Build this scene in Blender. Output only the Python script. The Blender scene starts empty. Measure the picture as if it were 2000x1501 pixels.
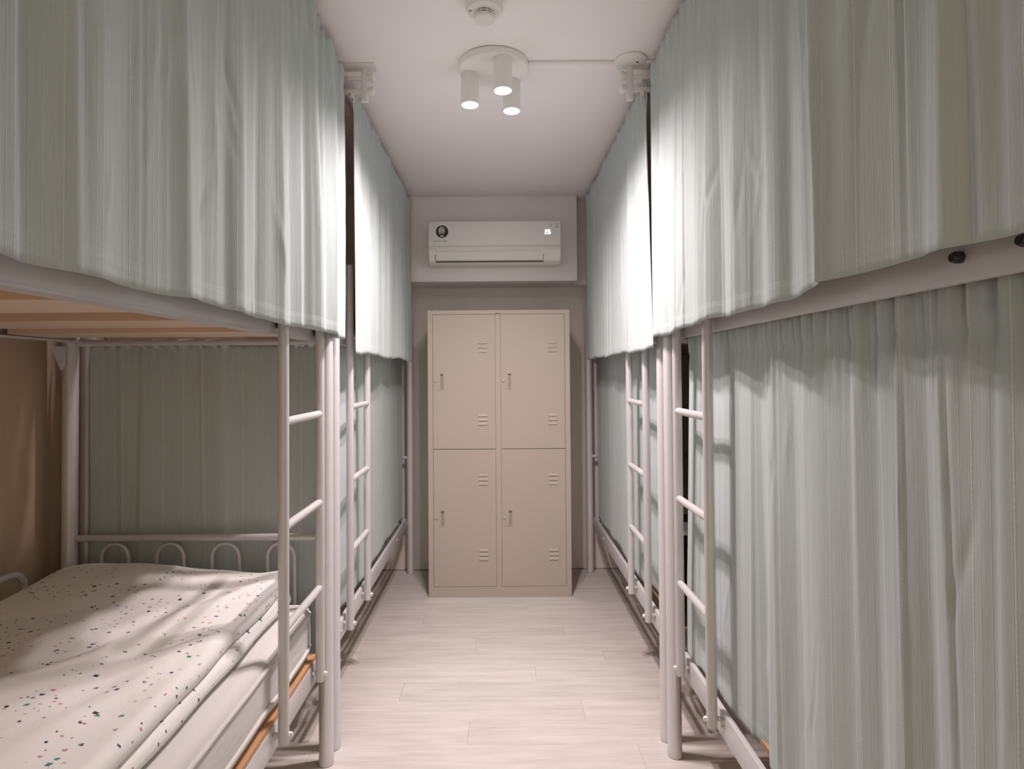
import bpy, bmesh, math, random
import numpy as np
from mathutils import Vector, Matrix, noise

S = bpy.context.scene
C = S.collection
R = math.radians

# ------------------------------------------------------------------ camera, world, exposure
F_PX = 1150.0                       # focal length in pixels of the 2000 px wide frame
CAM_Z = 1.397
PITCH, ROLL = R(1.0), R(-0.40)
VPX, VPY = 975.0, 730.0             # vanishing point of the aisle in the frame
cam_d = bpy.data.cameras.new('camera')
cam = bpy.data.objects.new('camera', cam_d)
C.objects.link(cam)
cam_d.sensor_width = 36.0
cam_d.sensor_fit = 'HORIZONTAL'
cam_d.lens = F_PX / 2000.0 * 36.0
cam_d.shift_x = (1000.0 - VPX) / 2000.0
cam_d.shift_y = (VPY - 750.5 - F_PX * math.tan(PITCH)) / 2000.0
cam_d.clip_start = 0.02
cam.location = (0, 0, CAM_Z)
cam.rotation_euler = (Matrix.Rotation(R(90) + PITCH, 4, 'X') @ Matrix.Rotation(ROLL, 4, 'Z')).to_euler()
S.camera = cam

W = bpy.data.worlds.new('world')
S.world = W
W.use_nodes = True
W.node_tree.nodes['Background'].inputs[0].default_value = (1.0, 0.80, 0.56, 1)
W.node_tree.nodes['Background'].inputs[1].default_value = 1.4  # warm world light added as fill, entering through the front wall opening

S.view_settings.view_transform = 'Standard'
S.view_settings.look = 'None'
S.view_settings.exposure = 0.12
S.view_settings.gamma = 1.0
S.view_settings.use_curve_mapping = False

LAMP_COLOR = (1.0, 0.85, 0.85)
LAMP_POWER = 66.0                   # watts of each of the three lamp heads

# ------------------------------------------------------------------ materials
def new_mat(name):
    m = bpy.data.materials.new(name)
    m.use_nodes = True
    nt = m.node_tree
    return m, nt, nt.nodes['Principled BSDF']

def nd(nt, typ, **kw):
    n = nt.nodes.new(typ)
    for k, v in kw.items():
        setattr(n, k, v)
    return n

def mix_rgb(nt, fac, a, b, blend='MIX'):
    n = nd(nt, 'ShaderNodeMix', data_type='RGBA', blend_type=blend)
    def put(sock, v):
        if isinstance(v, (int, float)):
            sock.default_value = v
        elif isinstance(v, tuple):
            sock.default_value = v if len(v) == 4 else (*v, 1)
        else:
            nt.links.new(v, sock)
    put(n.inputs[0], fac); put(n.inputs[6], a); put(n.inputs[7], b)
    return n.outputs[2]

def math_n(nt, op, a, b=None, c=None, clamp=False):
    n = nd(nt, 'ShaderNodeMath', operation=op, use_clamp=clamp)
    for s, v in zip(n.inputs, (a, b, c)):
        if v is None: continue
        if isinstance(v, (int, float)): s.default_value = v
        else: nt.links.new(v, s)
    return n.outputs[0]

def noise_n(nt, vec, scale, detail=3, rough=0.5):
    n = nd(nt, 'ShaderNodeTexNoise')
    n.inputs['Scale'].default_value = scale
    n.inputs['Detail'].default_value = detail
    n.inputs['Roughness'].default_value = rough
    if vec is not None: nt.links.new(vec, n.inputs['Vector'])
    return n.outputs['Fac']

def bump(nt, bsdf, height, strength, dist=0.01):
    b = nd(nt, 'ShaderNodeBump')
    b.inputs['Strength'].default_value = strength
    b.inputs['Distance'].default_value = dist
    nt.links.new(height, b.inputs['Height'])
    nt.links.new(b.outputs[0], bsdf.inputs['Normal'])

def scaled(nt, vec, sc):
    n = nd(nt, 'ShaderNodeMapping')
    n.inputs['Scale'].default_value = sc
    nt.links.new(vec, n.inputs['Vector'])
    return n.outputs[0]

def plain(name, col, rough=0.6, metal=0.0, var=0.05, scale=12.0, bmp=0.0, bscale=150.0):
    m, nt, b = new_mat(name)
    tc = nd(nt, 'ShaderNodeTexCoord').outputs['Object']
    f = noise_n(nt, tc, scale)
    lo = tuple(c * (1 - var) for c in col); hi = tuple(min(1, c * (1 + var)) for c in col)
    nt.links.new(mix_rgb(nt, f, lo, hi), b.inputs['Base Color'])
    b.inputs['Roughness'].default_value = rough
    b.inputs['Metallic'].default_value = metal
    if bmp > 0:
        bump(nt, b, noise_n(nt, tc, bscale, 2), bmp, 0.002)
    return m

def emit(name, col, strength):
    m, nt, b = new_mat(name)
    b.inputs['Base Color'].default_value = (*col, 1)
    b.inputs['Emission Color'].default_value = (*col, 1)
    b.inputs['Emission Strength'].default_value = strength
    return m

M = {}
M['wall'] = plain('wall_paint', (0.80, 0.76, 0.71), 0.9, 0, 0.02, 3, 0.08, 220)
M['tan_wall'] = plain('tan_wall_paint', (0.57, 0.435, 0.315), 0.9, 0, 0.02, 3, 0.08, 220)
M['ceiling'] = plain('ceiling_paint', (0.94, 0.90, 0.915), 0.9, 0, 0.015, 3, 0.05, 220)
M['steel'] = plain('silver_painted_steel', (0.66, 0.645, 0.65), 0.38, 0.15, 0.03, 30)
M['bolt'] = plain('bright_bolt', (0.75, 0.74, 0.72), 0.3, 0.6, 0.04, 60)
M['black'] = plain('black_plastic', (0.02, 0.02, 0.022), 0.45, 0, 0.1, 50)
M['white_plastic'] = plain('white_plastic', (0.86, 0.85, 0.83), 0.4, 0, 0.02, 20)
M['white_paint'] = plain('white_lamp_enamel', (0.88, 0.87, 0.85), 0.45, 0, 0.02, 20)
M['rod_white'] = plain('white_rod_enamel', (0.82, 0.80, 0.78), 0.35, 0.1, 0.02, 20)
M['locker'] = plain('beige_powder_coat', (0.50, 0.445, 0.385), 0.48, 0, 0.015, 5, 0.05, 500)
M['locker_dark'] = plain('locker_recess', (0.42, 0.37, 0.31), 0.5, 0, 0.02, 5)
M['lock_metal'] = plain('lock_nickel', (0.55, 0.52, 0.48), 0.3, 0.8, 0.05, 50)
M['grey_print'] = plain('grey_print', (0.35, 0.34, 0.34), 0.6, 0, 0.05, 50)
M['gap'] = plain('vent_slot_dark', (0.10, 0.09, 0.085), 0.8, 0, 0.1, 50)
M['sticker'] = plain('black_sticker', (0.035, 0.028, 0.026), 0.5, 0, 0.1, 50)
M['sticker_pale'] = plain('pale_sticker_print', (0.46, 0.42, 0.41), 0.5, 0, 0.12, 90)
M['display'] = emit('lit_display', (0.75, 0.93, 1.0), 1.1)
M['bulb'] = emit('lamp_lens', (1.0, 0.95, 0.88), 14.0)
M['floor_base'] = plain('floor_joint', (0.52, 0.47, 0.42), 0.8, 0, 0.05, 20)

def wood(name, lo, hi, axis, rough=0.6):
    m, nt, b = new_mat(name)
    g = nd(nt, 'ShaderNodeNewGeometry').outputs['Position']
    sc = [40, 40, 40]; sc[axis] = 2.0
    f = noise_n(nt, scaled(nt, g, tuple(sc)), 1.0, 4, 0.6)
    oi = nd(nt, 'ShaderNodeObjectInfo').outputs['Random']
    col = mix_rgb(nt, f, lo, hi)
    v = math_n(nt, 'MULTIPLY_ADD', oi, 0.12, 0.94)
    col = mix_rgb(nt, 1.0, col, v, 'MULTIPLY')
    nt.links.new(col, b.inputs['Base Color'])
    b.inputs['Roughness'].default_value = rough
    return m
M['slat'] = wood('pale_pine', (0.66, 0.50, 0.38), (0.80, 0.65, 0.52), 0)
M['ply'] = wood('orange_plywood', (0.50, 0.27, 0.13), (0.62, 0.36, 0.19), 1)

def plank_mat():
    m, nt, b = new_mat('pale_oak_vinyl')
    g = nd(nt, 'ShaderNodeNewGeometry').outputs['Position']
    oi = nd(nt, 'ShaderNodeObjectInfo').outputs['Random']
    off = nd(nt, 'ShaderNodeCombineXYZ')
    nt.links.new(math_n(nt, 'MULTIPLY', oi, 37.0), off.inputs[0])
    va = nd(nt, 'ShaderNodeVectorMath', operation='ADD')
    nt.links.new(g, va.inputs[0]); nt.links.new(off.outputs[0], va.inputs[1])
    f = noise_n(nt, scaled(nt, va.outputs[0], (2.6, 30, 1)), 1.0, 5, 0.62)
    f2 = noise_n(nt, scaled(nt, va.outputs[0], (6, 130, 1)), 1.0, 2, 0.5)
    ff = math_n(nt, 'ADD', math_n(nt, 'MULTIPLY', f, 0.75), math_n(nt, 'MULTIPLY', f2, 0.25))
    mr = nd(nt, 'ShaderNodeMapRange')
    mr.inputs[1].default_value = 0.36; mr.inputs[2].default_value = 0.64
    nt.links.new(ff, mr.inputs[0])
    col = mix_rgb(nt, mr.outputs[0], (0.57, 0.54, 0.50), (0.72, 0.69, 0.66))
    v = math_n(nt, 'MULTIPLY_ADD', oi, 0.06, 0.97)
    col = mix_rgb(nt, 1.0, col, v, 'MULTIPLY')
    nt.links.new(col, b.inputs['Base Color'])
    b.inputs['Roughness'].default_value = 0.5
    bump(nt, b, ff, 0.08, 0.002)
    return m
M['plank'] = plank_mat()

def curtain_mat():
    m, nt, b = new_mat('sage_striped_cotton')
    uv = nd(nt, 'ShaderNodeUVMap').outputs[0]
    sx = nd(nt, 'ShaderNodeSeparateXYZ'); nt.links.new(uv, sx.inputs[0])
    u, v = sx.outputs[0], sx.outputs[1]
    # corded stripes, one every 9 cm with a thin companion
    def line(period, phase, half):
        p = math_n(nt, 'FRACT', math_n(nt, 'ADD', math_n(nt, 'DIVIDE', u, period), phase))
        d = math_n(nt, 'ABSOLUTE', math_n(nt, 'SUBTRACT', p, 0.5))
        return math_n(nt, 'SUBTRACT', 1.0, math_n(nt, 'DIVIDE', d, half / period), clamp=True)
    l1 = line(0.092, 0.0, 0.0026)
    dash = math_n(nt, 'MULTIPLY_ADD', math_n(nt, 'SINE', math_n(nt, 'MULTIPLY', v, 700.0)), 0.22, 0.78)
    l1 = math_n(nt, 'MULTIPLY', math_n(nt, 'POWER', l1, 0.6), dash)
    l2 = math_n(nt, 'MULTIPLY', line(0.023, 0.3, 0.0016), 0.28)
    slub = noise_n(nt, scaled(nt, uv, (260, 14, 1)), 1.0, 3, 0.6)
    weave = noise_n(nt, scaled(nt, uv, (900, 900, 1)), 1.0, 1, 0.5)
    crump = noise_n(nt, scaled(nt, uv, (34, 9, 1)), 1.0, 4, 0.6)
    hem = nd(nt, 'ShaderNodeAttribute', attribute_name='hem').outputs['Fac']
    base = mix_rgb(nt, slub, (0.455, 0.525, 0.52), (0.535, 0.60, 0.595))
    col = mix_rgb(nt, math_n(nt, 'MULTIPLY', l1, 0.55), base, (0.78, 0.79, 0.75))
    nt.links.new(col, b.inputs['Base Color'])
    b.inputs['Roughness'].default_value = 0.92
    b.inputs['Sheen Weight'].default_value = 0.15
    h = math_n(nt, 'ADD', math_n(nt, 'MULTIPLY', l1, 0.5), math_n(nt, 'MULTIPLY', l2, 0.8))
    h = math_n(nt, 'ADD', h, math_n(nt, 'MULTIPLY', slub, 0.16))
    h = math_n(nt, 'ADD', h, math_n(nt, 'MULTIPLY', weave, 0.10))
    h = math_n(nt, 'ADD', h, math_n(nt, 'MULTIPLY', crump, 0.7))
    h = math_n(nt, 'ADD', h, math_n(nt, 'MULTIPLY', hem, 0.9))
    bump(nt, b, h, 0.4, 0.004)
    return m
M['curtain'] = curtain_mat()

def sheet_mat():
    m, nt, b = new_mat('white_sheet')
    tc = nd(nt, 'ShaderNodeTexCoord').outputs['Object']
    b.inputs['Base Color'].default_value = (0.70, 0.685, 0.665, 1)
    b.inputs['Roughness'].default_value = 0.9
    f = noise_n(nt, scaled(nt, tc, (6, 3, 8)), 1.5, 3, 0.55)
    bump(nt, b, f, 0.35, 0.02)
    return m
M['sheet'] = sheet_mat()

def terrazzo_mat():
    m, nt, b = new_mat('terrazzo_print_cotton')
    tc = nd(nt, 'ShaderNodeTexCoord').outputs['Object']
    wob = nd(nt, 'ShaderNodeTexNoise'); wob.inputs['Scale'].default_value = 160
    nt.links.new(tc, wob.inputs['Vector'])
    wv = nd(nt, 'ShaderNodeVectorMath', operation='MULTIPLY_ADD')
    nt.links.new(wob.outputs['Color'], wv.inputs[0]); wv.inputs[1].default_value = (0.008,) * 3
    nt.links.new(tc, wv.inputs[2])
    col = (0.89, 0.885, 0.86, 1)
    ramp_cols = [(0.03, 0.04, 0.10), (0.05, 0.30, 0.17), (0.10, 0.12, 0.22), (0.70, 0.24, 0.16), (0.35, 0.36, 0.38), (0.62, 0.30, 0.33), (0.10, 0.26, 0.30), (0.05, 0.05, 0.06)]
    for sc, thr, keep in ((36.0, 0.165, 0.50), (50.0, 0.15, 0.40)):
        vo = nd(nt, 'ShaderNodeTexVoronoi', voronoi_dimensions='3D', feature='F1', distance='CHEBYCHEV')
        vo.inputs['Scale'].default_value = sc
        nt.links.new(scaled(nt, wv.outputs[0], (1.0, 1.25, 1)), vo.inputs['Vector'])
        sp = nd(nt, 'ShaderNodeSeparateColor'); nt.links.new(vo.outputs['Color'], sp.inputs[0])
        lim = math_n(nt, 'MULTIPLY', math_n(nt, 'MULTIPLY_ADD', sp.outputs[1], 0.7, 0.5), thr)
        inside = math_n(nt, 'LESS_THAN', vo.outputs['Distance'], lim)
        kept = math_n(nt, 'LESS_THAN', sp.outputs[2], keep)
        mask = math_n(nt, 'MULTIPLY', inside, kept)
        cr = nd(nt, 'ShaderNodeValToRGB'); cr.color_ramp.interpolation = 'CONSTANT'
        els = cr.color_ramp.elements
        while len(els) < len(ramp_cols): els.new(0.5)
        for i, c in enumerate(ramp_cols):
            els[i].position = i / len(ramp_cols); els[i].color = (*c, 1)
        nt.links.new(sp.outputs[0], cr.inputs[0])
        col = mix_rgb(nt, mask, col, cr.outputs[0])
    nt.links.new(col, b.inputs['Base Color'])
    b.inputs['Roughness'].default_value = 0.9
    f = noise_n(nt, scaled(nt, tc, (7, 4, 7)), 1.6, 3, 0.5)
    bump(nt, b, f, 0.3, 0.02)
    return m
M['terrazzo'] = terrazzo_mat()

# ------------------------------------------------------------------ mesh helpers
def finish(name, bm, mat, parent=None, smooth=False, origin=None):
    """Mesh given in world coordinates; with a parent it is stored relative to the parent's world place."""
    me = bpy.data.meshes.new(name)
    bmesh.ops.recalc_face_normals(bm, faces=bm.faces)
    off = Vector((0, 0, 0))
    if parent is not None:
        off = parent['_w'] if '_w' in parent else (0, 0, 0)
        off = Vector(off)
    o0 = Vector(origin) if origin is not None else off
    bmesh.ops.translate(bm, vec=-o0, verts=bm.verts)
    bm.to_mesh(me); bm.free()
    if isinstance(mat, (list, tuple)):
        for x in mat: me.materials.append(x)
    else:
        me.materials.append(mat)
    if smooth:
        for p in me.polygons: p.use_smooth = True
        if smooth == 'auto':
            me.set_sharp_from_angle(angle=R(40))
    o = bpy.data.objects.new(name, me)
    C.objects.link(o)
    if parent is not None:
        o.parent = parent
        o.location = o0 - off
    else:
        o.location = o0
    o['_w'] = tuple(o0)
    return o

def thing(name, label, cat, loc, group=None):
    o = bpy.data.objects.new(name, None)
    C.objects.link(o)
    o.empty_display_size = 0.1
    o.location = loc
    o['_w'] = tuple(loc)
    return tag(o, label, cat, group)

def tag(o, label, cat, group=None):
    o['label'] = label; o['category'] = cat
    if group: o['group'] = group
    return o

def struct(o):
    o['kind'] = 'structure'
    return o

def box(bm, x0, x1, y0, y1, z0, z1, bev=0.0, seg=2):
    r = bmesh.ops.create_cube(bm, size=1.0)
    vs = r['verts']
    bmesh.ops.scale(bm, vec=(abs(x1 - x0), abs(y1 - y0), abs(z1 - z0)), verts=vs)
    bmesh.ops.translate(bm, vec=((x0 + x1) / 2, (y0 + y1) / 2, (z0 + z1) / 2), verts=vs)
    if bev > 0:
        es = list({e for v in vs for e in v.link_edges})
        bmesh.ops.bevel(bm, geom=es, offset=bev, segments=seg, profile=0.5, affect='EDGES')
    return bm

def tube(bm, pts, r, n=16, caps=True):
    pts = [Vector(p) for p in pts]
    rings = []
    prev = None
    for i, p in enumerate(pts):
        if i == 0: d = pts[1] - pts[0]
        elif i == len(pts) - 1: d = pts[-1] - pts[-2]
        else: d = (pts[i + 1] - pts[i]).normalized() + (pts[i] - pts[i - 1]).normalized()
        d.normalize()
        if prev is None:
            a = Vector((0, 0, 1)) if abs(d.z) < 0.9 else Vector((1, 0, 0))
            u = d.cross(a).normalized()
        else:
            u = (prev - d * prev.dot(d)).normalized()
        prev = u
        w = d.cross(u)
        rr = r[i] if isinstance(r, (list, tuple)) else r
        rings.append([bm.verts.new(p + (u * math.cos(2 * math.pi * k / n) + w * math.sin(2 * math.pi * k / n)) * rr) for k in range(n)])
    for a, b in zip(rings, rings[1:]):
        for k in range(n):
            bm.faces.new((a[k], a[(k + 1) % n], b[(k + 1) % n], b[k]))
    if caps:
        bm.faces.new(rings[0][::-1]); bm.faces.new(rings[-1])
    return bm

def lathe(bm, prof, cx, cy, n=40, close_top=True, close_bot=True):
    """prof: list of (radius, z)."""
    rings = []
    for r, z in prof:
        if r < 1e-6:
            rings.append([bm.verts.new((cx, cy, z))])
        else:
            rings.append([bm.verts.new((cx + r * math.cos(2 * math.pi * k / n), cy + r * math.sin(2 * math.pi * k / n), z)) for k in range(n)])
    for a, b in zip(rings, rings[1:]):
        for k in range(n):
            k2 = (k + 1) % n
            if len(a) == 1 and len(b) == 1: continue
            if len(a) == 1: bm.faces.new((a[0], b[k2], b[k]))
            elif len(b) == 1: bm.faces.new((a[k], a[k2], b[0]))
            else: bm.faces.new((a[k], a[k2], b[k2], b[k]))
    if len(rings[0]) > 1 and close_top: bm.faces.new(rings[0])
    if len(rings[-1]) > 1 and close_bot: bm.faces.new(rings[-1][::-1])
    return bm

def prism_x(bm, prof, x0, x1):
    """profile of (y, z) extruded along x."""
    a = [bm.verts.new((x0, y, z)) for y, z in prof]
    b = [bm.verts.new((x1, y, z)) for y, z in prof]
    n = len(prof)
    for i in range(n):
        bm.faces.new((a[i], a[(i + 1) % n], b[(i + 1) % n], b[i]))
    bm.faces.new(a[::-1]); bm.faces.new(b)
    return bm

def B(): return bmesh.new()
def mbox(name, mat, parent, *a, bev=0.0, seg=2): return finish(name, box(B(), *a, bev=bev, seg=seg), mat, parent, smooth='auto' if bev else False)
def mtube(name, mat, parent, pts, r, n=16): return finish(name, tube(B(), pts, r, n), mat, parent, smooth='auto')

# ------------------------------------------------------------------ room shell
XW, Y0, Y1, ZC = 1.66, -1.25, 4.25, 2.597
fl = struct(finish('floor', box(B(), -XW - .1, XW + .1, Y0 - .1, Y1 + .1, -0.10, -0.004), M['floor_base']))
struct(finish('ceiling', box(B(), -XW - .1, XW + .1, Y0 - .1, Y1 + .1, ZC, ZC + 0.1), M['ceiling']))
struct(finish('wall_left', box(B(), -XW - .1, -XW, Y0 - .1, Y1 + .1, 0, ZC), M['tan_wall']))
struct(finish('wall_right', box(B(), XW, XW + .1, Y0 - .1, Y1 + .1, 0, ZC), M['tan_wall']))
struct(finish('wall_back', box(B(), -XW, XW, Y1, Y1 + .1, 0, ZC), M['wall']))
bm = bmesh.new()                    # front wall behind the camera; its opening is added to let in fill light
for q in ((-XW, -0.60, 0, ZC), (0.60, XW, 0, ZC), (-0.60, 0.60, 2.15, ZC)):
    box(bm, q[0], q[1], Y0 - .1, Y0, q[2], q[3])
struct(finish('wall_front', bm, M['wall']))
BEAM_Y = 3.95
struct(finish('trim_1', box(B(), -XW, 0.53, BEAM_Y, Y1, 2.02, ZC, bev=0.004), M['ceiling'], smooth='auto'))
struct(finish('trim_2', box(B(), 0.53, XW, 4.10, Y1, 2.02, ZC, bev=0.004), M['ceiling'], smooth='auto'))

# floor planks running across the aisle
PW, PL = 0.152, 1.22
plank_mesh = {}
rng = random.Random(4)
def plank(x0, x1, y0):
    L = round(x1 - x0, 3)
    if L not in plank_mesh:
        bm = box(B(), 0.0003, L - 0.0003, 0.0003, PW - 0.0003, -0.004, 0.0, bev=0.0006, seg=1)
        me = bpy.data.meshes.new('plank'); bm.to_mesh(me); bm.free()
        me.materials.append(M['plank']); plank_mesh[L] = me
    o = bpy.data.objects.new('plank', plank_mesh[L]); C.objects.link(o)
    o.parent = fl; o.location = (x0, y0, 0)
y = Y0
row = 0
while y + PW <= Y1 + 0.1:
    off = (0.0, 0.62, 0.27, 0.91, 0.44)[row % 5]
    xs = [-XW]
    x = -XW - off + PL
    while x < XW - 0.02:
        if x > -XW + 0.02: xs.append(x)
        x += PL
    xs.append(XW)
    for a, b in zip(xs, xs[1:]): plank(a, b, y)
    y += PW; row += 1

# ------------------------------------------------------------------ bunk beds
XP, XB = 0.632, 1.561               # aisle posts and wall-side posts
Z_LR = (0.315, 0.392)               # lower side rail
Z_UR = (1.522, 1.602)               # upper side rail
Z_TOP = 1.87

def bolt(parent, p, d, r=0.009, l=0.012, mat=None):
    p = Vector(p); d = Vector(d)
    return finish('bolt', tube(B(), [p, p + d * l * .7, p + d * l], [r, r, r * .6], 8), mat or M['bolt'], parent, smooth='auto')

def bunk_bed(sx, y0, y1, lad, label, near, full):
    """sx: side of the aisle; y0/y1: post centre lines; lad: the two ladder stile depths."""
    root = thing('bunk_bed', label, 'bunk bed', (sx * (XP + XB) / 2, (y0 + y1) / 2, 0), 'silver metal bunk beds along the aisle')
    st = M['steel']
    for px in (XP, XB):
        for py in (y0, y1):
            p = finish('post', lathe(B(), [(0.020, Z_TOP), (0.0245, Z_TOP - .006), (0.0255, Z_TOP - .02), (0.0255, 0.03), (0.0265, 0.028), (0.0265, 0.002), (0.024, 0.0)], sx * px, py, 24), st, root, smooth='auto')
            if px == XB and full and py == y1:
                bm = B()
                prism = [(y1 - 0.035, 1.505), (y1 - 0.035, 1.44), (y1 - 0.05, 1.42), (y1 - 0.10, 1.505)]
                prism_x(bm, prism, sx * (XB - 0.004) - 0.003, sx * (XB - 0.004) + 0.003)
                finish('gusset', bm, st, p)
    xo, xi = 0.654, 0.672
    for zz in (Z_LR, Z_UR):
        for inner in (False, True):
            a, b = (xo, xi) if not inner else (2 * 1.0965 - xi, 2 * 1.0965 - xo)
            bm = B()
            box(bm, sx * a, sx * b, y0 + 0.03, y1 - 0.03, zz[0], zz[1], bev=0.004)
            if zz is Z_UR and full:  # lower flange of the angle section
                q = b + 0.024 if not inner else a - 0.024
                box(bm, sx * min(a, q) if not inner else sx * q, sx * max(b, q) if not inner else sx * b, y0 + 0.03, y1 - 0.03, zz[0] - 0.003, zz[0] + 0.003)
            rail = finish('side_rail', bm, st, root, smooth='auto')
            if not inner:
                for yy in (y0 + 0.19, y1 - 0.42):
                    if zz is Z_LR: bolt(rail, (sx * xo, yy, zz[0] + 0.035), (-sx, 0, 0), 0.007, 0.006)
    # end frames: bars, hoops
    for py in (y0, y1):
        for z in (0.352, 0.812, 1.52, 1.80):
            mtube('end_bar', st, root, [(sx * (XP + .02), py, z), (sx * (XB - .02), py, z)], 0.0125, 14)
        for zb, zt in ((0.352, 0.797), (1.548, 1.786)):
            if not full and zb > 1: continue
            for cx in (0.796, 0.996, 1.197, 1.397):
                hw = 0.049
                pts = [(sx * (cx - hw), py, zb)]
                zc = zt - hw - 0.006
                for k in range(13):
                    a = math.pi - math.pi * k / 12
                    pts.append((sx * (cx + hw * math.cos(a)), py, zc + hw * math.sin(a)))
                pts.append((sx * (cx + hw), py, zb))
                mtube('hoop', st, root, pts, 0.0068, 10)
    # bed bases
    for zb in (Z_LR[1], Z_UR[0] + 0.024):
        lower = zb < 1
        if lower:
            mbox('bed_board', M['ply'], root, sx * (0.657 if full else 0.70), sx * 1.536, y0 + .03, y1 - .03, zb, zb + 0.015)
        else:
            mbox('bed_board', M['ply'], root, sx * 0.692, sx * 1.50, y0 + .03, y1 - .03, zb + 0.018, zb + 0.030)
            n = 5
            for k in range(n):
                yc = y1 - 0.26 - k * 0.39
                mbox('slat', M['slat'], root, sx * 0.694, sx * 1.498, yc - .095, yc + .095, zb - 0.018, zb + 0.017, bev=0.002, seg=1)
    # upper guard rail
    mtube('guard_rail', st, root, [(sx * (XP + .02), y0 + .02, 1.80), (sx * (XP + .02), y1 - .02, 1.80)], 0.0125, 12)
    # ladder
    la, lb = lad
    xl = sx * 0.629
    bm = B()
    for yy in (la, lb):
        tube(bm, [(xl, yy, 0.338), (xl, yy, 1.86)], 0.0158, 18)
    ladder = finish('ladder', bm, st, root, smooth='auto')
    for z in (0.660, 0.955, 1.262, 1.565):
        mtube('rung', st, ladder, [(xl, la, z), (xl, lb, z)], 0.0125, 14)
    for yy in (la, lb):
        bolt(ladder, (xl - sx * 0.010, yy, 0.362), (-sx, 0, 0), 0.009, 0.016)
        bolt(ladder, (xl + sx * 0.012, yy - 0.018, 0.372), (sx, 0, 0), 0.007, 0.012)
    return root

near_l = bunk_bed(-1, 0.262, 2.145, (2.064, 1.717), 'silver metal bunk bed with open lower bunk, white mattress and speckled duvet', True, True)
far_l = bunk_bed(-1, 2.235, 4.165, (2.478, 2.80), 'silver metal bunk bed left of the lockers, both bunks curtained', False, False)
near_r = bunk_bed(1, 0.300, 2.176, (2.085, 1.780), 'silver metal bunk bed right foreground, ladder against long green lower curtain', True, False)
far_r = bunk_bed(1, 2.270, 4.175, (2.53, 2.855), 'silver metal bunk bed right of the lockers, both bunks curtained', False, False)
for yy in (0.83, 0.722):
    finish('cap_bolt', tube(B(), [(0.654, yy, 1.557), (0.645, yy, 1.557), (0.640, yy, 1.557)], [0.0085, 0.0085, 0.006], 12), M['black'], near_r, smooth='auto')
for yy, zz in ((1.70, 1.56), (2.05, 1.56)):
    finish('cap_bolt', tube(B(), [(-0.654, yy + .03, zz - .015), (-0.645, yy + .03, zz - .015), (-0.640, yy + .03, zz - .015)], [0.010, 0.010, 0.006], 12), M['black'], near_l, smooth='auto')
# wall-side guard of the open lower bunk
pts = [(-1.575, 0.36, 0.40), (-1.575, 0.36, 0.70)]
for k in range(1, 8):
    a = math.pi - (math.pi / 2) * k / 8
    pts.append((-1.575, 0.42 + 0.06 * math.cos(a), 0.70 + 0.06 * math.sin(a)))
for k in range(0, 9):
    a = math.pi / 2 - (math.pi / 2) * k / 8
    pts.append((-1.575, 1.90 + 0.06 * math.cos(a), 0.70 + 0.06 * math.sin(a)))
pts.append((-1.575, 1.96, 0.36))
mtube('wall_guard', M['steel'], near_l, pts, 0.011, 12)

# ------------------------------------------------------------------ mattress and duvet of the open bunk
def slab(bm, x0, x1, y0, y1, z0, z1, r, fn=None, nx=40, ny=60, nr=6, edge_fn=None):
    """closed rounded slab; fn(x, y) lifts the top, edge_fn(y) moves the right edge."""
    def axis(a, b, n):
        inner = [a + r + (b - a - 2 * r) * i / n for i in range(n + 1)]
        lo = [a + r - r * math.sin(math.pi / 2 * i / nr) for i in range(nr, 0, -1)]
        hi = [b - r + r * math.sin(math.pi / 2 * i / nr) for i in range(1, nr + 1)]
        return lo + inner + hi
    X, Y = axis(x0, x1, nx), axis(y0, y1, ny)
    def dome(x, y):
        dx = max(x0 + r - x, 0, x - (x1 - r)) / r
        dy = max(y0 + r - y, 0, y - (y1 - r)) / r
        d = min(1.0, math.hypot(dx, dy))
        return math.sqrt(max(0, 1 - d * d))
    top, bot = {}, {}
    for i, x in enumerate(X):
        for j, yy in enumerate(Y):
            d = dome(x, yy)
            # pull corner points onto the rounded outline
            dx = max(x0 + r - x, 0, x - (x1 - r)); dy = max(y0 + r - yy, 0, yy - (y1 - r))
            px, py = x, yy
            h = math.hypot(dx, dy)
            if h > r and h > 0:
                k = r / h
                px = x + (dx * (1 - k)) * (1 if x < (x0 + x1) / 2 else -1)
                py = yy + (dy * (1 - k)) * (1 if yy < (y0 + y1) / 2 else -1)
            q = edge_fn(px, py) if edge_fn else 0.0
            f = fn(px, py) if fn else 0.0
            hh = (z1 - z0) / 2
            rz = min(r, hh)
            zt = z0 + hh + (hh - rz) * (1 if d > 0 else 0) + rz * d + f * d
            zb = z0 + hh - (hh - rz) - rz * d
            on_edge = i in (0, len(X) - 1) or j in (0, len(Y) - 1)
            top[i, j] = bm.verts.new((px + q, py, zt if not on_edge else zt))
            bot[i, j] = bm.verts.new((px + q, py, zb))
    nX, nY = len(X), len(Y)
    for i in range(nX - 1):
        for j in range(nY - 1):
            bm.faces.new((top[i, j], top[i + 1, j], top[i + 1, j + 1], top[i, j + 1]))
            bm.faces.new((bot[i, j], bot[i, j + 1], bot[i + 1, j + 1], bot[i + 1, j]))
    for i in range(nX - 1):
        for j in (0, nY - 1):
            bm.faces.new((top[i, j], bot[i, j], bot[i + 1, j], top[i + 1, j]))
    for j in range(nY - 1):
        for i in (0, nX - 1):
            bm.faces.new((top[i, j], top[i, j + 1], bot[i, j + 1], bot[i, j]))
    return bm

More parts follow.
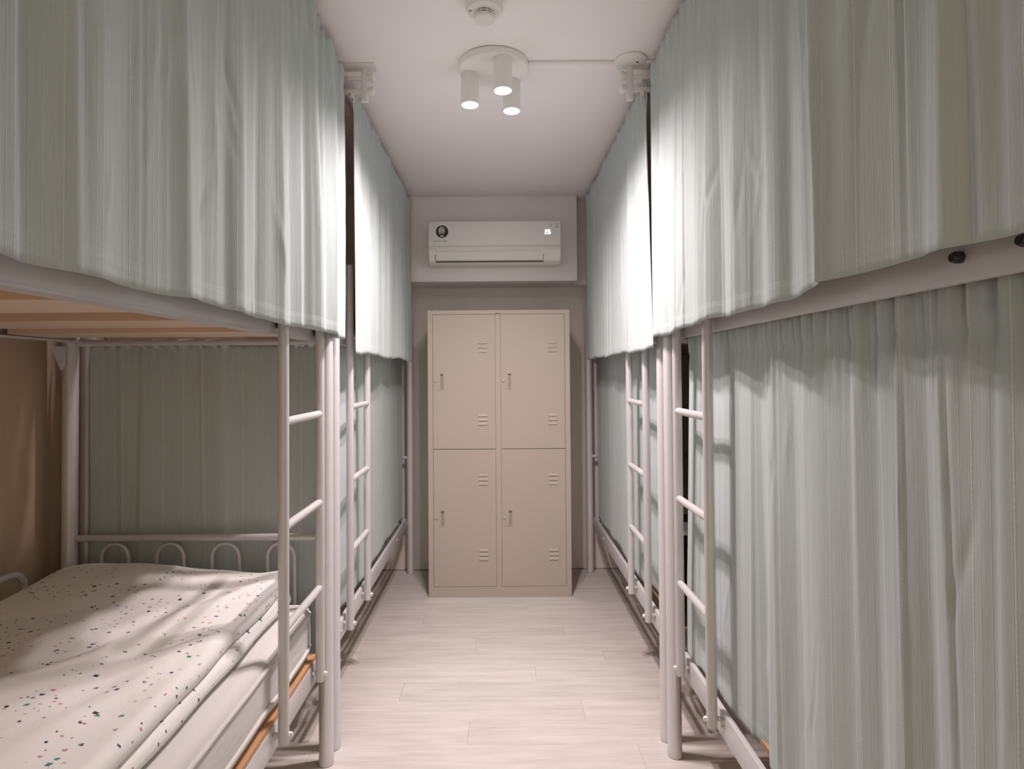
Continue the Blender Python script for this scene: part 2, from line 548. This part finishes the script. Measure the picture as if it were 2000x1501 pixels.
mat_root = thing('mattress', 'white sheeted mattress on the open lower bunk', 'mattress', (-1.098, 1.2, Z_LR[1] + 0.015))
slab_z0 = Z_LR[1] + 0.016
def sag(x, y): return 0.006 * noise.noise((x * 5, y * 3, 1.7))
finish('mattress_body', slab(B(), -1.536, -0.664, 0.30, 2.105, slab_z0, 0.592, 0.035, sag, edge_fn=lambda x, y: 0.006 * noise.noise((0, y * 7, 4)) if x > -0.9 else 0), M['sheet'], mat_root, smooth='auto')
for z in (0.565, 0.452):
    pts = []
    for k in range(61):
        t = k / 60
        pts.append((-0.662 + 0.006 * noise.noise((0, (0.36 + 1.69 * t) * 7, 4)), 0.36 + 1.69 * t, z + 0.005 * noise.noise((t * 7, z, 3))))
    pts += [(-0.672, 2.08, z), (-0.70, 2.104, z), (-1.0, 2.106, z), (-1.48, 2.106, z)]
    mtube('piping', M['sheet'], mat_root, pts, 0.006, 8)

duv = thing('duvet', 'folded white duvet with colourful terrazzo speckles on the open lower bunk', 'duvet', (-1.13, 1.2, 0.594))
def fold_top(x, y):
    f = 0.016 * noise.noise((x * 3.1, y * 2.2, 0.3)) + 0.007 * noise.noise((x * 8, y * 5, 2.0))
    f += 0.034 * math.exp(-((y - 2.0) / 0.22) ** 2) * math.exp(-((x + 1.25) / 0.3) ** 2)
    # creases running away from the aisle edge
    for cx, cy, ang, L, a in ((-0.90, 1.70, 1.2, 0.35, 0.014), (-1.0, 1.45, 0.9, 0.30, 0.012), (-0.86, 1.25, 1.35, 0.25, 0.010), (-0.84, 1.95, 0.25, 0.25, -0.012), (-1.05, 1.80, 0.35, 0.28, -0.012), (-1.2, 1.2, 0.7, 0.4, 0.008)):
        dx, dy = x - cx, y - cy
        u = dx * math.cos(ang) + dy * math.sin(ang); v = -dx * math.sin(ang) + dy * math.cos(ang)
        f += a * math.exp(-(u / L) ** 2) * math.exp(-(v / 0.035) ** 2)
    return f
def wob1(x, y): return (0.010 * noise.noise((1.3, y * 4, 0)) + 0.02 * (1.6 - y)) if x > -1.1 else -0.008 * noise.noise((4, y * 3, 0))
def wob2(x, y): return (0.012 * noise.noise((7.3, y * 4, 5)) + 0.01 * (1.6 - y)) if x > -1.1 else 0
finish('lower_fold', slab(B(), -1.515, -0.722, 0.35, 2.060, 0.601, 0.655, 0.027, lambda x, y: 0.004 * noise.noise((x * 6, y * 6, 0)), edge_fn=wob2), M['terrazzo'], duv, smooth='auto')
finish('upper_fold', slab(B(), -1.530, -0.728, 0.34, 2.075, 0.648, 0.712, 0.031, fold_top, 70, 110, 7, edge_fn=wob1), M['terrazzo'], duv, smooth='auto')

# ------------------------------------------------------------------ curtains
def curtain(label, a, b, z0, z1, aisle, keys, seed, group, nu=None, nv=70, amp=1.0, fine=1.0, top_shift=(0, 0), cat='curtain', maxin=None, low=0.5, hemwave=0.004, panel=1.0, pamp=0.010, big=0.5, lift=None, tilt=0.0, pull=0.0):
    """a, b: plan end points; aisle: unit vector towards the viewer's side; keys: (s, width, depth) of the big folds (s in metres from a)."""
    rg = random.Random(seed)
    a = Vector((a[0], a[1], 0)); b = Vector((b[0], b[1], 0))
    L = (b - a).length
    d = (b - a) / L
    n = Vector((aisle[0], aisle[1], 0))
    nu = nu or max(60, int(L / 0.005))
    # random secondary folds
    rf = []
    s = 0.0
    while s < L:
        w = rg.uniform(0.018, 0.05)
        rf.append((s, w, rg.uniform(-1, 1) * 0.007 * amp, rg.uniform(-0.05, 0.05), rg.uniform(0.0, 0.5), rg.uniform(0.6, 1.3)))
        s += w * rg.uniform(0.9, 1.7)
    pan = [0.0]
    while pan[-1] < L + 0.2:
        pan.append(pan[-1] + rg.choice((0.035, 0.05, 0.07, 0.10, 0.14)) * rg.uniform(0.8, 1.25) * panel)
    pa = [(rg.uniform(0.35, 1.0) * rg.choice((-1, 1, 1)), rg.uniform(-0.035, 0.035)) for _ in pan]
    def panels(s, t):
        k = 0
        while k < len(pan) - 2 and s > pan[k + 1] + pa[k + 1][1] * (t - 0.5): k += 1
        p0 = pan[k] + (pa[k][1] * (t - 0.5) if k else 0); p1 = pan[k + 1] + pa[k + 1][1] * (t - 0.5)
        w = max(0.012, p1 - p0)
        x = min(1.0, max(0.0, (s - p0) / w))
        e = min(0.45, 0.010 / w)
        ramp = (x - 0.5) * 2
        up = min(1.0, x / e) if x < e else 1.0
        dn = min(1.0, (1 - x) / e) if x > 1 - e else 1.0
        up = up * up * (3 - 2 * up); dn = dn * dn * (3 - 2 * dn)
        return pa[k][0] * ramp * up * dn * min(1.0, w / 0.08)
    cr = [(rg.uniform(0, L), rg.uniform(0.1, 0.98), rg.uniform(-0.5, 0.5), rg.uniform(0.04, 0.12), rg.uniform(-1, 1) * 0.005) for _ in range(int(L * 26))]
    ph = [rg.uniform(0, 6.28) for _ in range(8)]
    bm = B()
    uvl = bm.loops.layers.uv.new('UVMap')
    hl = bm.verts.layers.float.new('hem')
    grid = []
    uvs = {}
    hems = {}
    for j in range(nv + 1):
        t = j / nv
        t = t if t > 0.12 else t          # even rows
        rowv = []
        for i in range(nu + 1):
            s = L * i / nu
            o = 0.0
            for (c, w, dep, *rest) in keys:
                drift = rest[0] if rest else 0.0
                x = (s - c - drift * t) / w
                if abs(x) < 3:
                    k = 0.45 + 0.55 * min(1, t * 1.5)
                    o += big * dep * k * math.exp(-abs(x) ** 1.7)
            for (c, w, dep, drift, t0, g) in rf:
                x = (s - c - drift * t) / (w * (0.7 + 0.5 * t))
                if abs(x) < 3:
                    k = min(1, max(0.25, (t - t0) * 2.2 + 0.4)) * g
                    o += dep * k * math.exp(-abs(x) ** 1.6)
            o += pamp * panels(s, t) * (0.6 + 0.4 * math.sin(t * 3 + s * 5 + ph[5]))
            for (cs, ct, ang, ln, dep) in cr:
                dx, dt = s - cs, (t - ct) * (z1 - z0)
                if abs(dx) < 0.08 and abs(dt) < 0.3:
                    u_ = dx * math.cos(ang) + dt * math.sin(ang); v_ = -dx * math.sin(ang) + dt * math.cos(ang)
                    o += dep * amp * math.exp(-(u_ / 0.010) ** 2) * math.exp(-(v_ / ln) ** 2)
            o += low * amp * (0.008 * math.sin(s * 17 + ph[0] + 0.6 * t) + 0.005 * math.sin(s * 31 + ph[1]) * (1 - 0.4 * t))
            # gathers at the rod pocket
            gz = math.exp(-(t / 0.10) ** 2)
            o += fine * gz * (0.0045 * math.sin(s * 190 + ph[2] + 3 * math.sin(s * 23)) + 0.004 * math.sin(s * 105 + ph[3] + 2 * math.sin(s * 15 + ph[5])))
            pk = abs(t - 0.075)
            o += 0.004 * fine * math.exp(-(pk / 0.012) ** 2) * -1
            if maxin is not None:
                o = maxin[0] if o < maxin[0] else (maxin[1] if o > maxin[1] else o)
            o += pull * min(1.0, t * 1.3) * max(0.0, 1 - (L - s) / 0.5)
            hw = hemwave * (math.sin(s * 9 + ph[4]) + 0.6 * math.sin(s * 23 + ph[6])) - 0.25 * max(0, o) * (t ** 3) * 0.5
            hw += tilt * max(0.0, 1 - s / L)
            if lift and lift[0] < s < lift[1]: hw += lift[2] * math.sin(math.pi * (s - lift[0]) / (lift[1] - lift[0])) ** 0.5
            z = z1 + (z0 + hw - z1) * t + (1 - t) * 0.004 * math.sin(s * 120 + ph[7])
            sh = top_shift[0] * (1 - t) * max(0, 1 - s / 0.25) + top_shift[1] * (1 - t) * max(0, 1 - (L - s) / 0.25)
            p = a + d * (s + sh + 0.35 * o * math.sin(s * 40 + ph[1]) * t) + n * o
            v = bm.verts.new((p.x, p.y, z))
            rowv.append(v)
            uvs[v] = (s * 1.25 + 0.8 * o + seed * 0.37, z)
            hz = (1 - t) * 0 + (z - (z0 + hw))
            hems[v] = 1.0 if hz < 0.042 else 0.0
        grid.append(rowv)
    for v, h in hems.items(): v[hl] = h
    for j in range(nv):
        for i in range(nu):
            f = bm.faces.new((grid[j][i], grid[j][i + 1], grid[j + 1][i + 1], grid[j + 1][i]))
            for lp in f.loops: lp[uvl].uv = uvs[lp.vert]
    o = finish('curtain', bm, M['curtain'], None, smooth=True, origin=((a.x + b.x) / 2, (a.y + b.y) / 2, z0))
    md = o.modifiers.new('thickness', 'SOLIDIFY'); md.thickness = 0.0014; md.offset = 0
    return tag(o, label, cat, group)

GU, GL = 'upper bunk curtains', 'lower bunk curtains'
XC = 0.585
# s is measured from the near end towards the lockers
curtain('pale sage curtain of the upper bunk above the open lower bunk', (-XC, 0.24), (-XC, 2.215), 1.534, 2.558, (1, 0),
        [(1.955, 0.030, 0.002), (1.90, 0.035, -0.020), (1.80, 0.055, 0.040), (1.69, 0.030, -0.028), (1.56, 0.045, 0.045), (1.44, 0.05, -0.025), (1.30, 0.04, 0.032),
         (1.20, 0.03, -0.012), (1.08, 0.03, 0.02), (0.95, 0.05, -0.010), (0.82, 0.03, 0.018, 0.03), (0.62, 0.05, 0.014, -0.03), (0.48, 0.06, -0.012)], 3, GU, amp=0.8, tilt=0.014, big=0.8)
curtain('pale sage upper curtain nearest the air conditioner, left row of bunks', (-XC, 2.372), (-XC, 3.915), 1.487, 2.556, (1, 0),
        [(0.05, 0.05, 0.02), (0.25, 0.06, 0.016), (0.5, 0.07, -0.01), (0.7, 0.06, 0.014), (1.1, 0.08, 0.012), (1.4, 0.06, -0.01)], 5, GU, amp=0.6, top_shift=(-0.012, 0))
curtain('long pale sage upper curtain right foreground, hem lifting off the rail', (XC, 0.26), (XC, 2.222), 1.530, 2.558, (-1, 0),
        [(1.92, 0.04, 0.022), (1.80, 0.04, 0.02), (1.62, 0.06, 0.022), (1.45, 0.05, 0.026), (1.30, 0.04, -0.02), (1.16, 0.035, 0.018), (1.06, 0.04, -0.028),
         (0.93, 0.035, -0.020), (0.80, 0.045, 0.055, -0.05), (0.70, 0.04, 0.016), (0.56, 0.05, -0.014), (0.46, 0.045, 0.03, 0.04), (0.3, 0.05, -0.015)], 11, GU, amp=0.8, tilt=0.034, big=0.7)
curtain('pale sage upper curtain nearest the air conditioner, right row of bunks', (XC, 2.235), (XC, 3.91), 1.489, 2.556, (-1, 0),
        [(0.06, 0.05, 0.022), (0.22, 0.04, -0.012), (0.38, 0.06, 0.020), (0.6, 0.06, -0.01), (0.9, 0.08, 0.012), (1.3, 0.08, 0.01)], 17, GU, amp=0.6, top_shift=(0.065, 0))
XL = 0.688
lim = (-0.012, 0.014)
curtain('pale sage lower curtain behind the ladder, left of the lockers', (-XL, 2.275), (-XL, 4.13), 0.386, 1.535, (1, 0),
        [(0.1, 0.05, 0.012), (0.3, 0.05, -0.010), (0.8, 0.1, 0.008), (1.3, 0.1, -0.008)], 23, GL, amp=0.5, fine=0.4, maxin=lim, hemwave=0.003, pamp=0.006, panel=1.5, big=0.8)
curtain('large pale sage lower curtain filling the right foreground', (XL + .004, 0.36), (XL + .004, 2.155), 0.388, 1.538, (-1, 0),
        [(1.70, 0.03, 0.012), (1.58, 0.03, -0.010), (1.22, 0.03, -0.016), (1.12, 0.035, 0.014), (1.02, 0.03, -0.018), (0.90, 0.05, 0.016), (0.74, 0.04, -0.014), (0.66, 0.03, 0.014), (0.60, 0.03, -0.016), (0.45, 0.05, 0.012), (0.3, 0.04, -0.012)],
        29, GL, amp=0.75, fine=1.0, maxin=(-0.028, 0.012), pull=0.018, top_shift=(0, -0.035), hemwave=0.003, panel=1.4, big=0.8)
curtain('pale sage lower curtain behind the ladder, right of the lockers', (XL, 2.31), (XL, 4.14), 0.386, 1.535, (-1, 0),
        [(0.1, 0.05, 0.012), (0.28, 0.05, -0.010), (0.7, 0.1, 0.008), (1.2, 0.1, -0.008)], 31, GL, amp=0.5, fine=0.4, maxin=lim, hemwave=0.003, pamp=0.006, panel=1.5, big=0.8, lift=(0.20, 0.52, 0.05))
curtain('dim olive green curtain hanging behind the headboard of the open lower bunk', (-1.525, 2.191), (-0.668, 2.191), 0.36, 1.512, (0, -1),
        [(0.2, 0.05, 0.005), (0.55, 0.04, -0.005)], 37, GL, amp=0.35, fine=0.1, maxin=(-0.006, 0.006), pamp=0.004, panel=1.6)

# curtain rods and their brackets
def rod(label, x, y0, y1, z, r=0.0105, end_near=True, end_far=True, group=None):
    t = thing('curtain_rod', label, 'curtain rod', (x, (y0 + y1) / 2, z), group)
    mtube('rod', M['rod_white'], t, [(x, y0, z), (x, y1, z)], r, 14)
    for e, yy, d in ((end_near, y0, -1), (end_far, y1, 1)):
        if e:
            finish('end_cap', tube(B(), [(x, yy - d * .004, z), (x, yy + d * .012, z), (x, yy + d * .020, z), (x, yy + d * 0.026, z)], [r + .004, r + .005, r + .004, r * .5], 14), M['rod_white'], t, smooth='auto')
    return t
GR = 'white curtain rods under the ceiling'
ZR = 2.535
rod('white curtain rod above the open bunk bed', -0.622, 0.24, 2.235, ZR, group=GR)
rod('white curtain rod beside the air conditioner, left row', -0.622, 2.305, 3.945, ZR, end_far=False, group=GR)
rod('white curtain rod in the right foreground', 0.622, 0.26, 2.235, ZR, group=GR)
rod('white curtain rod beside the air conditioner, right row', 0.622, 2.305, 4.09, ZR, end_far=False, group=GR)

def bracket(sx, label):
    yb = 2.27
    t = thing('rod_bracket', label, 'bracket', (sx * 0.515, yb, 2.455), 'white curtain rod brackets under the ceiling')
    m = M['rod_white']
    mbox('upright', m, t, sx * 0.503, sx * 0.528, yb - .010, yb + .010, 2.455, 2.594, bev=0.003)
    mbox('ceiling_plate', m, t, sx * 0.475, sx * 0.60, yb - .028, yb + .028, 2.589, 2.597, bev=0.002)
    for z in (2.548, 2.497):
        mbox('arm', m, t, sx * 0.527, sx * 0.612, yb - .007, yb + .007, z - .008, z + .008, bev=0.002)
    finish('rod_saddle', tube(B(), [(sx * 0.622, yb - .022, ZR), (sx * 0.622, yb + .022, ZR)], 0.0195, 18), m, t, smooth='auto')
    for z in (2.552, 2.500):
        finish('knob', tube(B(), [(sx * 0.504, yb, z), (sx * 0.490, yb, z), (sx * 0.480, yb, z), (sx * 0.474, yb, z)], [0.012, 0.0175, 0.0175, 0.011], 16), m, t, smooth='auto')
    hk = []
    for k in range(11):
        a = -0.5 + 4.0 * k / 10
        hk.append((sx * 0.566, yb + 0.012 + 0.016 * math.cos(a), 2.478 + 0.020 * math.sin(a)))
    mtube('hook', m, t, hk, 0.0045, 8)
    return t
bracket(-1, 'white rod bracket with two knobs under the ceiling, left curtains')
bracket(1, 'white rod bracket with two knobs beside the round ceiling cover plate')

# ------------------------------------------------------------------ locker
LX0, LX1, LY0, LY1, LZ = -0.4505, 0.4450, 3.712, 4.20, 1.80
lk = thing('locker', 'beige metal four-door locker against the far wall', 'locker', ((LX0 + LX1) / 2, (LY0 + LY1) / 2, 0))
bm = B()
box(bm, LX0, LX1, LY0 + 0.018, LY1, 0.0, LZ, bev=0.003)
finish('carcass', bm, M['locker'], lk, smooth='auto')
xm = -0.008
fw = 0.031
bm = B()
for (x0, x1, z0, z1) in ((LX0, LX0 + fw, 0, LZ), (LX1 - fw, LX1, 0, LZ), (xm - 0.016, xm + 0.016, 0.066, LZ - 0.02), (LX0 + fw, LX1 - fw, LZ - 0.024, LZ), (LX0 + fw, LX1 - fw, 0.0, 0.066)):
    box(bm, x0, x1, LY0, LY0 + 0.02, z0, z1)
finish('front_frame', bm, M['locker'], lk)
zmid = 0.926
for ci, (dx0, dx1) in enumerate(((LX0 + fw + .002, xm - .018), (xm + .018, LX1 - fw - .002))):
    for ri, (dz0, dz1) in enumerate(((zmid + .002, LZ - 0.026), (0.068, zmid - .002))):
        hx = dx0 + 0.048; hz = 1.352 if ri == 0 else 0.494
        hw, hh = 0.016, 0.046
        bm = B()                      # door front with an opening for the recessed pull
        yf, yb = LY0 + 0.002, LY0 + 0.016
        for q in ((dx0, hx - hw, dz0, dz1), (hx + hw, dx1, dz0, dz1), (hx - hw, hx + hw, dz0, hz - hh), (hx - hw, hx + hw, hz + hh, dz1)):
            box(bm, q[0], q[1], yf, yb, q[2], q[3])
        bmesh.ops.remove_doubles(bm, verts=bm.verts, dist=1e-5)
        door = finish('door', bm, M['locker'], lk)
        bm = B()
        box(bm, hx - hw, hx + hw, yb - 0.0045, yb + 0.001, hz - hh, hz + hh)
        hd = finish('handle', bm, M['locker_dark'], door)
        bm = B()                      # raised lip around the pull and its grip
        for q in ((hx - hw - .004, hx - hw, hz - hh - .004, hz + hh + .004), (hx + hw, hx + hw + .004, hz - hh - .004, hz + hh + .004), (hx - hw, hx + hw, hz - hh - .004, hz - hh), (hx - hw, hx + hw, hz + hh, hz + hh + .004)):
            box(bm, q[0], q[1], yf - 0.003, yf + .001, q[2], q[3])
        box(bm, hx - hw, hx - hw + 0.013, yf - 0.002, yf + .003, hz - hh, hz + hh)
        finish('handle_frame', bm, M['locker'], door)
        finish('lock', tube(B(), [(hx - 0.032, yf + .001, hz), (hx - 0.032, yf - .004, hz), (hx - 0.032, yf - .006, hz)], [0.0075, 0.0075, 0.005], 14), M['lock_metal'], door, smooth='auto')
        lx = dx1 - 0.078
        for lz in ((1.568, 1.11) if ri == 0 else (0.735, 0.265)):
            for k in range(3):
                zc = lz + (k - 1) * 0.027
                bm = B()
                prof = [(yf + .001, zc + 0.009), (yf - .004, zc + .004), (yf - .0065, zc - .003), (yf - .0065, zc - .005), (yf + .001, zc - 0.005)]
                prism_x(bm, prof, lx - 0.028, lx + 0.028)
                finish('louvre', bm, M['locker'], door)

# ------------------------------------------------------------------ air conditioner
AX0, AX1 = -0.449, 0.402
AZ0, AZ1, AYF, AYB = 2.108, 2.385, 3.752, BEAM_Y
ac = thing('air_conditioner', 'white wall-mounted air conditioner above the locker', 'air conditioner', ((AX0 + AX1) / 2, AYB, AZ0))
body_prof = [(AYB, AZ1), (AYF + .035, AZ1), (AYF + .015, AZ1 - .006), (AYF + .008, AZ1 - .02), (AYF + .006, AZ0 + .09), (AYF + .012, AZ0 + .055), (AYF + .034, AZ0 + .018), (AYF + .070, AZ0), (AYB, AZ0)]
o = finish('body', prism_x(B(), body_prof, AX0, AX1), M['white_plastic'], ac, smooth=False)
bv = o.modifiers.new('soft', 'BEVEL'); bv.width = 0.006; bv.segments = 2; bv.limit_method = 'ANGLE'; bv.angle_limit = R(50)
mbox('front_panel', M['white_plastic'], ac, AX0 + .002, AX1 - .002, AYF - .002, AYF + .010, AZ0 + .112, AZ1 - .012, bev=0.005)
mbox('panel_strip', M['white_plastic'], ac, AX0 + .002, AX1 - .002, AYF + .001, AYF + .010, AZ0 + .083, AZ0 + .107, bev=0.003)
# outlet flap
FX0, FX1 = -0.402, 0.286
bm = B()
prism_x(bm, [(AYF + .002, AZ0 + .070), (AYF + .005, AZ0 + .062), (AYF + .020, AZ0 + .026), (AYF + .026, AZ0 + .020), (AYF + .030, AZ0 + .026), (AYF + .014, AZ0 + .068)], FX0, FX1)
finish('outlet_flap', bm, M['white_plastic'], ac)
bm = B()
prism_x(bm, [(AYF + .0095, AZ0 + .074), (AYF + .0125, AZ0 + .050), (AYF + .0395, AZ0 + .010), (AYF + .046, AZ0 + .014), (AYF + .02, AZ0 + .076)], FX0 - .004, FX1 + .004)
finish('outlet_slot', bm, M['gap'], ac)
for x0, x1 in ((-0.11, -0.062), (0.004, 0.062)):
    mbox('panel_notch', M['white_plastic'], ac, x0, x1, AYF - .0045, AYF - .001, AZ1 - .030, AZ1 - .024, bev=0.001, seg=1)
yf = AYF - .002
def disc(name, mat, parent, cx, cz, rx, rz, y, th=0.0012, n=32, fn=None):
    bm = B()
    ring = []
    for yy in (y, y - th):
        ring.append([bm.verts.new((cx + rx * math.cos(2 * math.pi * k / n) * (fn(k / n) if fn else 1), yy, cz + rz * math.sin(2 * math.pi * k / n) * (fn(k / n) if fn else 1))) for k in range(n)])
    for k in range(n):
        bm.faces.new((ring[0][k], ring[0][(k + 1) % n], ring[1][(k + 1) % n], ring[1][k]))
    bm.faces.new(ring[0]); bm.faces.new(ring[1][::-1])
    return finish(name, bm, mat, parent)
sc = disc('sticker', M['sticker'], ac, -0.3596, 2.309, 0.0395, 0.0405, yf)
sc['label'] = 'round black sticker with a pale oval print'
disc('sticker_print', M['sticker_pale'], sc, -0.362, 2.314, 0.021, 0.027, yf - .0011)
disc('sticker_print', M['sticker_pale'], sc, -0.360, 2.285, 0.011, 0.013, yf - .0011)
rg = random.Random(2)
bm = B(); x = -0.412
while x < -0.325:
    w = rg.uniform(0.004, 0.008)
    box(bm, x, x + w, yf - .0008, yf, 2.245, 2.2455 + rg.uniform(.003, .006)); x += w + 0.0025
finish('printed_line', bm, M['grey_print'], ac)
# lit temperature digits
SEG = {'2': 'abged', '6': 'afgedc'}
def digit(bm, ch, cx, cz, w, h, t):
    seg = {'a': (cx - w, cx + w, cz + h - t, cz + h), 'g': (cx - w, cx + w, cz - t / 2, cz + t / 2), 'd': (cx - w, cx + w, cz - h, cz - h + t),
           'f': (cx - w, cx - w + t, cz, cz + h), 'b': (cx + w - t, cx + w, cz, cz + h), 'e': (cx - w, cx - w + t, cz - h, cz), 'c': (cx + w - t, cx + w, cz - h, cz)}
    for s in SEG[ch]:
        q = seg[s]; box(bm, q[0], q[1], yf - .001, yf + .0005, q[2], q[3])
bm = B(); digit(bm, '2', 0.3055, 2.304, 0.0075, 0.0145, 0.0055); digit(bm, '6', 0.3265, 2.304, 0.0075, 0.0145, 0.0055)
dp = finish('display', bm, M['display'], ac); dp['label'] = 'lit pale blue temperature digits'
disc('indicator', M['grey_print'], ac, 0.334, 2.347, 0.005, 0.005, yf)
bm = B()
tube(bm, [(0.366, yf - .0006, 2.358), (0.374, yf - .0006, 2.345)], 0.0016, 6); box(bm, 0.369, 0.384, yf - .001, yf, 2.332, 2.338); box(bm, 0.378, 0.390, yf - .001, yf, 2.352, 2.355)
finish('printed_mark', bm, M['grey_print'], ac)

# ------------------------------------------------------------------ ceiling fittings
LCX, LCY = -0.0137, 2.262
lp = thing('ceiling_lamp', 'round white ceiling lamp with three lit cylindrical spotlights', 'ceiling lamp', (LCX, LCY, ZC))
finish('base_plate', lathe(B(), [(0.126, ZC), (0.134, ZC - .003), (0.135, ZC - .024), (0.132, ZC - .028), (0.0, ZC - .028)], LCX, LCY, 56), M['white_paint'], lp, smooth='auto')
ZS = 2.449
for (hx, hy) in ((-0.107, 2.287), (0.0208, 2.172), (0.057, 2.342)):
    h = finish('spotlight', lathe(B(), [(0.033, ZC - .028), (0.035, ZC - .032), (0.0355, ZS + .002), (0.0345, ZS), (0.0318, ZS), (0.0312, ZS + .010), (0.0, ZS + .012)], hx, hy, 36), M['white_paint'], lp, smooth='auto')
    finish('lens', lathe(B(), [(0.0310, ZS + .009), (0.0310, ZS + .004), (0.026, ZS + .0005), (0.014, ZS - .002), (0.0, ZS - .003)], hx, hy, 32), M['bulb'], h, smooth=True)
    # the reflector gives a wide soft beam with a narrow bright core
    for power, width in ((LAMP_POWER, 165), (LAMP_POWER * 0.05, 74)):
        ld = bpy.data.lights.new('spot_beam', 'SPOT')
        ld.energy = power; ld.color = LAMP_COLOR
        ld.spot_size = R(width); ld.spot_blend = 1.0; ld.shadow_soft_size = 0.03
        lo = bpy.data.objects.new('spot_beam', ld); C.objects.link(lo)
        lo.parent = h
        lo.location = Vector((hx, hy, ZS - .006)) - Vector(h['_w'])

sd = thing('smoke_detector', 'white round smoke detector at the top of the ceiling', 'smoke detector', (-0.040, 1.885, ZC))
sx_, sy_ = -0.040, 1.885
finish('base', lathe(B(), [(0.058, ZC), (0.060, ZC - .002), (0.060, ZC - .022), (0.056, ZC - .030), (0.040, ZC - .034), (0.0, ZC - .034)], sx_, sy_, 44), M['white_plastic'], sd, smooth='auto')
finish('sensor_slot', lathe(B(), [(0.029, ZC - .033), (0.029, ZC - .048), (0.0, ZC - .048)], sx_, sy_, 32), M['gap'], sd, smooth='auto')
for k in range(10):
    a = 2 * math.pi * k / 10
    mtube('slot_rib', M['white_plastic'], sd, [(sx_ + .031 * math.cos(a), sy_ + .031 * math.sin(a), ZC - .033), (sx_ + .031 * math.cos(a), sy_ + .031 * math.sin(a), ZC - .046)], 0.0022, 6)
finish('ring', lathe(B(), [(0.028, ZC - .038), (0.0335, ZC - .0385), (0.0335, ZC - .0415), (0.028, ZC - .042)], sx_, sy_, 36), M['white_plastic'], sd, smooth='auto')
finish('cap', lathe(B(), [(0.029, ZC - .0455), (0.034, ZC - .046), (0.033, ZC - .056), (0.027, ZC - .061), (0.0, ZC - .062)], sx_, sy_, 36), M['white_plastic'], sd, smooth='auto')
finish('test_led', lathe(B(), [(0.005, ZC - .030), (0.004, ZC - .034), (0.0, ZC - .0345)], sx_ - 0.045, sy_ - .012, 12), M['grey_print'], sd, smooth='auto')

CPX, CPY = 0.512, 2.238
cv = thing('cover_plate', 'round white junction cover on the ceiling right of the lamp', 'cover plate', (CPX, CPY, ZC))
finish('disc', lathe(B(), [(0.060, ZC), (0.062, ZC - .002), (0.061, ZC - .007), (0.058, ZC - .009), (0.0, ZC - .009)], CPX, CPY, 48), M['white_plastic'], cv, smooth='auto')
finish('screw', lathe(B(), [(0.0045, ZC - .008), (0.0045, ZC - .0105), (0.0, ZC - .011)], CPX + .026, CPY - .002, 12), M['gap'], cv, smooth='auto')
finish('screw', lathe(B(), [(0.0035, ZC - .008), (0.0035, ZC - .010), (0.0, ZC - .0105)], CPX - .036, CPY - .012, 12), M['white_plastic'], cv, smooth='auto')
tag(finish('cable_trunking', box(B(), LCX + 0.134, CPX - 0.061, 2.236, 2.250, ZC - .010, ZC, bev=0.002), M['white_plastic'], smooth='auto', origin=(0.28, 2.243, ZC)),
    'thin white cable trunking between the lamp and the round cover', 'trunking')
tag(finish('cable_trunking', box(B(), CPX + 0.061, XW, 2.232, 2.246, ZC - .010, ZC, bev=0.002), M['white_plastic'], smooth='auto', origin=(1.0, 2.239, ZC)),
    'short white cable trunking running from the round cover behind the right curtain', 'trunking')

for o in bpy.data.objects:
    if '_w' in o: del o['_w']
